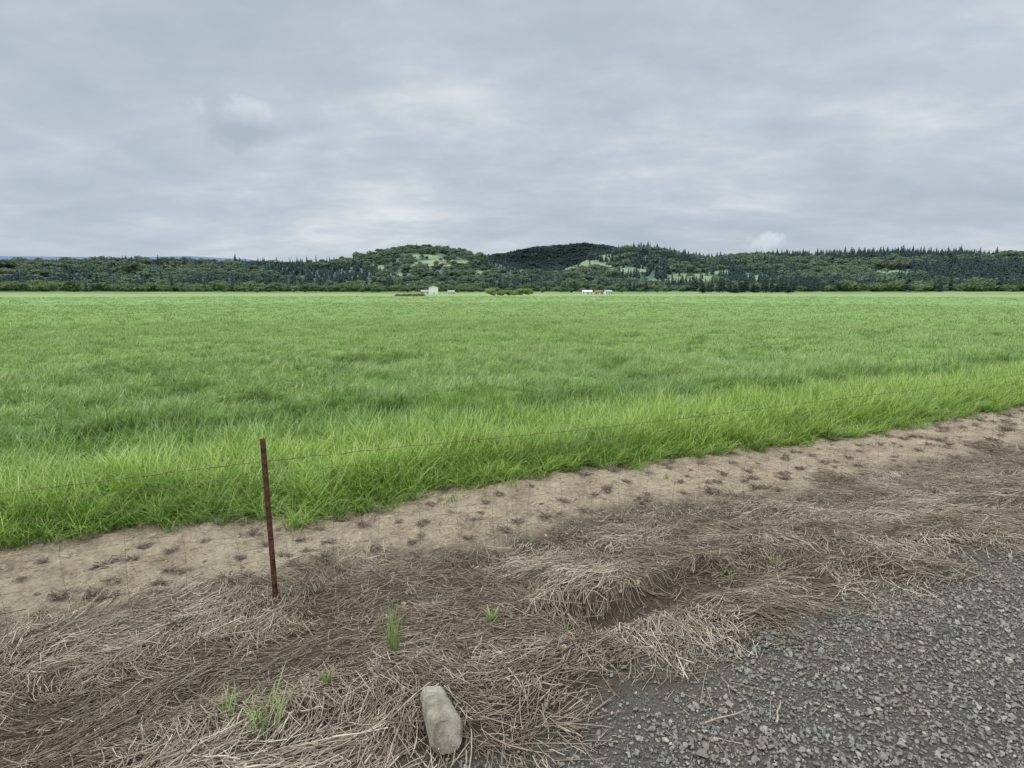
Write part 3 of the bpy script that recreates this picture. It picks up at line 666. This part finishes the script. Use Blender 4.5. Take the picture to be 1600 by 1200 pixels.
for q in range(24):
    px=372+q*6.6+r_.uniform(-3,3); x,y,z=H1.pos(np.float64(px),np.float64(.60)); tree('c',q%4,float(x),float(y),float(z)-1,r_.uniform(12,24),r_.uniform(15,22),'conifer_tree','dark pointed conifer standing above the low left end of the tree line','tree','dark conifers along the left skyline',mc1)
for q in range(20):
    px=1100+q*7.5+r_.uniform(-4,4); x,y=at_r(px,r_.uniform(560,640)); tree('c',q%4,x,y,float(zg(x,y))-.3,r_.uniform(9,19),r_.uniform(17,27),'conifer_tree','tall dark conifer at the far edge of the field below the right hill','tree','dark conifers at the foot of the right hill',mc0)
for q in range(26):
    px=372+q*15+r_.uniform(-6,6); x,y=at_r(px,r_.uniform(600,650)); h=r_.uniform(5,10); tree('b',q%4,x,y,float(zg(x,y))-.3,h,h*r_.uniform(1.,1.6),'broadleaf_tree','rounded green broadleaf tree at the far edge of the field left of centre','tree','round broadleaf trees along the far left edge of the field',mb0)
for q in range(14):
    px=790+q*21+r_.uniform(-8,8); x,y=at_r(px,r_.uniform(560,640)); h=r_.uniform(4.5,9.5); tree('b',q%4,x,y,float(zg(x,y))-.3,h,h*r_.uniform(1.,1.7),'broadleaf_tree','rounded broadleaf tree behind the small white buildings right of centre','tree','round broadleaf trees behind the far right farm buildings',mb0)
for q in range(10):
    px=936+q*11+r_.uniform(-4,4); x,y,z=H2.pos(np.float64(px),np.float64(.655)); tree('c',q%4,float(x),float(y),float(z)-1,r_.uniform(14,22),r_.uniform(15,20),'conifer_tree','dark conifer poking above the right hill crest','tree','dark conifers on the crest of the right hill',mc1)
olive=treemat('olive_shrub',(.24,.30,.13),(.30,.36,.16),(.36,.42,.20))
for q in range(6):
    px=770+q*11+r_.uniform(-2,2); x,y=at_r(px,235+r_.uniform(-4,4)); h=r_.uniform(3.4,4.8)
    V,Fq=broad_crown(970+q,9,110); o=mk('shrub',V,Fq,olive); o.location=(x,y,-.3); o.scale=(h*1.25,h,h); tag(o,'pale olive shrub of the low thicket in the middle of the far field edge','shrub','olive shrubs of the central thicket')
dk=treemat('dark_brush',(.19,.17,.10),(.23,.21,.12),(.28,.26,.15))
for q in range(5):
    px=622+q*9; x,y=at_r(px,215+r_.uniform(-3,3)); V,Fq=broad_crown(990+q,8,110); o=mk('shrub',V,Fq,dk); o.location=(x,y,-.3); o.scale=(4.0,2.8,1.8); tag(o,'low brownish brush clump standing in the field in front of the white barn','shrub','low brush clumps in front of the barn')

# ================================================================ FARM BUILDINGS
white=simple('white_paint',(.76,.76,.75),(.82,.82,.81),.8); greyroof=simple('grey_roof',(.30,.31,.33),(.38,.39,.40),1); tanroof=simple('brown_roof',(.16,.11,.09),(.22,.16,.12),1); tanw=simple('tan_wall',(.42,.38,.32),(.50,.45,.38),1); dark=simple('dark_glass',(.03,.035,.04),(.05,.05,.06),1,.3); whroof=simple('pale_roof',(.66,.66,.67),(.74,.74,.74),1)
def building(px,r,w,d,e,rise,rot,wm,rm,name,label,cat,ndoor,nwin,ridge_x=True):
    x,y=at_r(px,r); b=empty(name,(x,y,float(zg(x,y))-.05),math.radians(rot)); tag(b,label,cat)
    hw,hd=w/2,d/2
    if ridge_x:
        V=[(-hw,-hd,0),(hw,-hd,0),(hw,hd,0),(-hw,hd,0),(-hw,-hd,e),(hw,-hd,e),(hw,hd,e),(-hw,hd,e),(-hw,0,e+rise),(hw,0,e+rise)]
        Fs=[(0,1,5,4),(2,3,7,6),(1,2,6,9,5),(3,0,4,8,7)]
        Rv=[(-hw-.3,-hd-.4,e-.15),(hw+.3,-hd-.4,e-.15),(hw+.3,0,e+rise+.12),(-hw-.3,0,e+rise+.12),(-hw-.3,hd+.4,e-.15),(hw+.3,hd+.4,e-.15)]; Rf=[(0,1,2,3),(3,2,5,4)]
    else:
        V=[(-hw,-hd,0),(hw,-hd,0),(hw,hd,0),(-hw,hd,0),(-hw,-hd,e),(hw,-hd,e),(hw,hd,e),(-hw,hd,e),(0,-hd,e+rise),(0,hd,e+rise)]
        Fs=[(0,1,5,8,4),(2,3,7,9,6),(1,2,6,5),(3,0,4,7)]
        Rv=[(-hw-.4,-hd-.3,e-.15),(-hw-.4,hd+.3,e-.15),(0,hd+.3,e+rise+.12),(0,-hd-.3,e+rise+.12),(hw+.4,-hd-.3,e-.15),(hw+.4,hd+.3,e-.15)]; Rf=[(0,3,2,1),(3,4,5,2)]
    mkpy('wall',V,Fs,wm,parent=b); ro=mkpy('roof',Rv,Rf,rm,parent=b); so_=ro.modifiers.new('thick','SOLIDIFY'); so_.thickness=.12; so_.offset=1
    for k in range(ndoor):
        cxx=hw*.15; V,Fs=box(cxx-.6,cxx+.6,-hd-.06,-hd-.003,0,2.1); mkpy('door',V,Fs,tanw if wm is white else white,parent=b)
    for k in range(nwin):
        cxx=-hw*.8+k*(hw*1.6)/max(1,nwin-1); V,Fs=box(cxx-.4,cxx+.4,-hd-.06,-hd-.003,1.1,2.0); mkpy('window',V,Fs,dark,parent=b)
building(677.5,430,6.8,9,5.8,1.2,6,white,whroof,'barn','large white gabled barn, the tallest building at the field edge','barn',1,0,False)
building(665,436,6.2,5,2.8,.9,0,tanw,greyroof,'shed','low grey roofed shed against the left side of the white barn','shed',1,1)
building(705,440,5.0,5,2.6,1.0,8,white,greyroof,'cottage','small white house with grey roof right of the white barn','house',1,2)
building(917.5,420,7.0,5,2.8,.8,-3,white,whroof,'long_shed','long low white building left of the far right farmhouses','shed',1,3)
building(935,430,5.6,5,2.6,1.0,4,tanw,tanroof,'farmhouse','tan farmhouse with brown roof between two white buildings','house',1,2)
building(950,426,4.8,4.5,2.7,1.,10,white,greyroof,'farmhouse','small white farmhouse at the right end of the far right group','house',1,2)
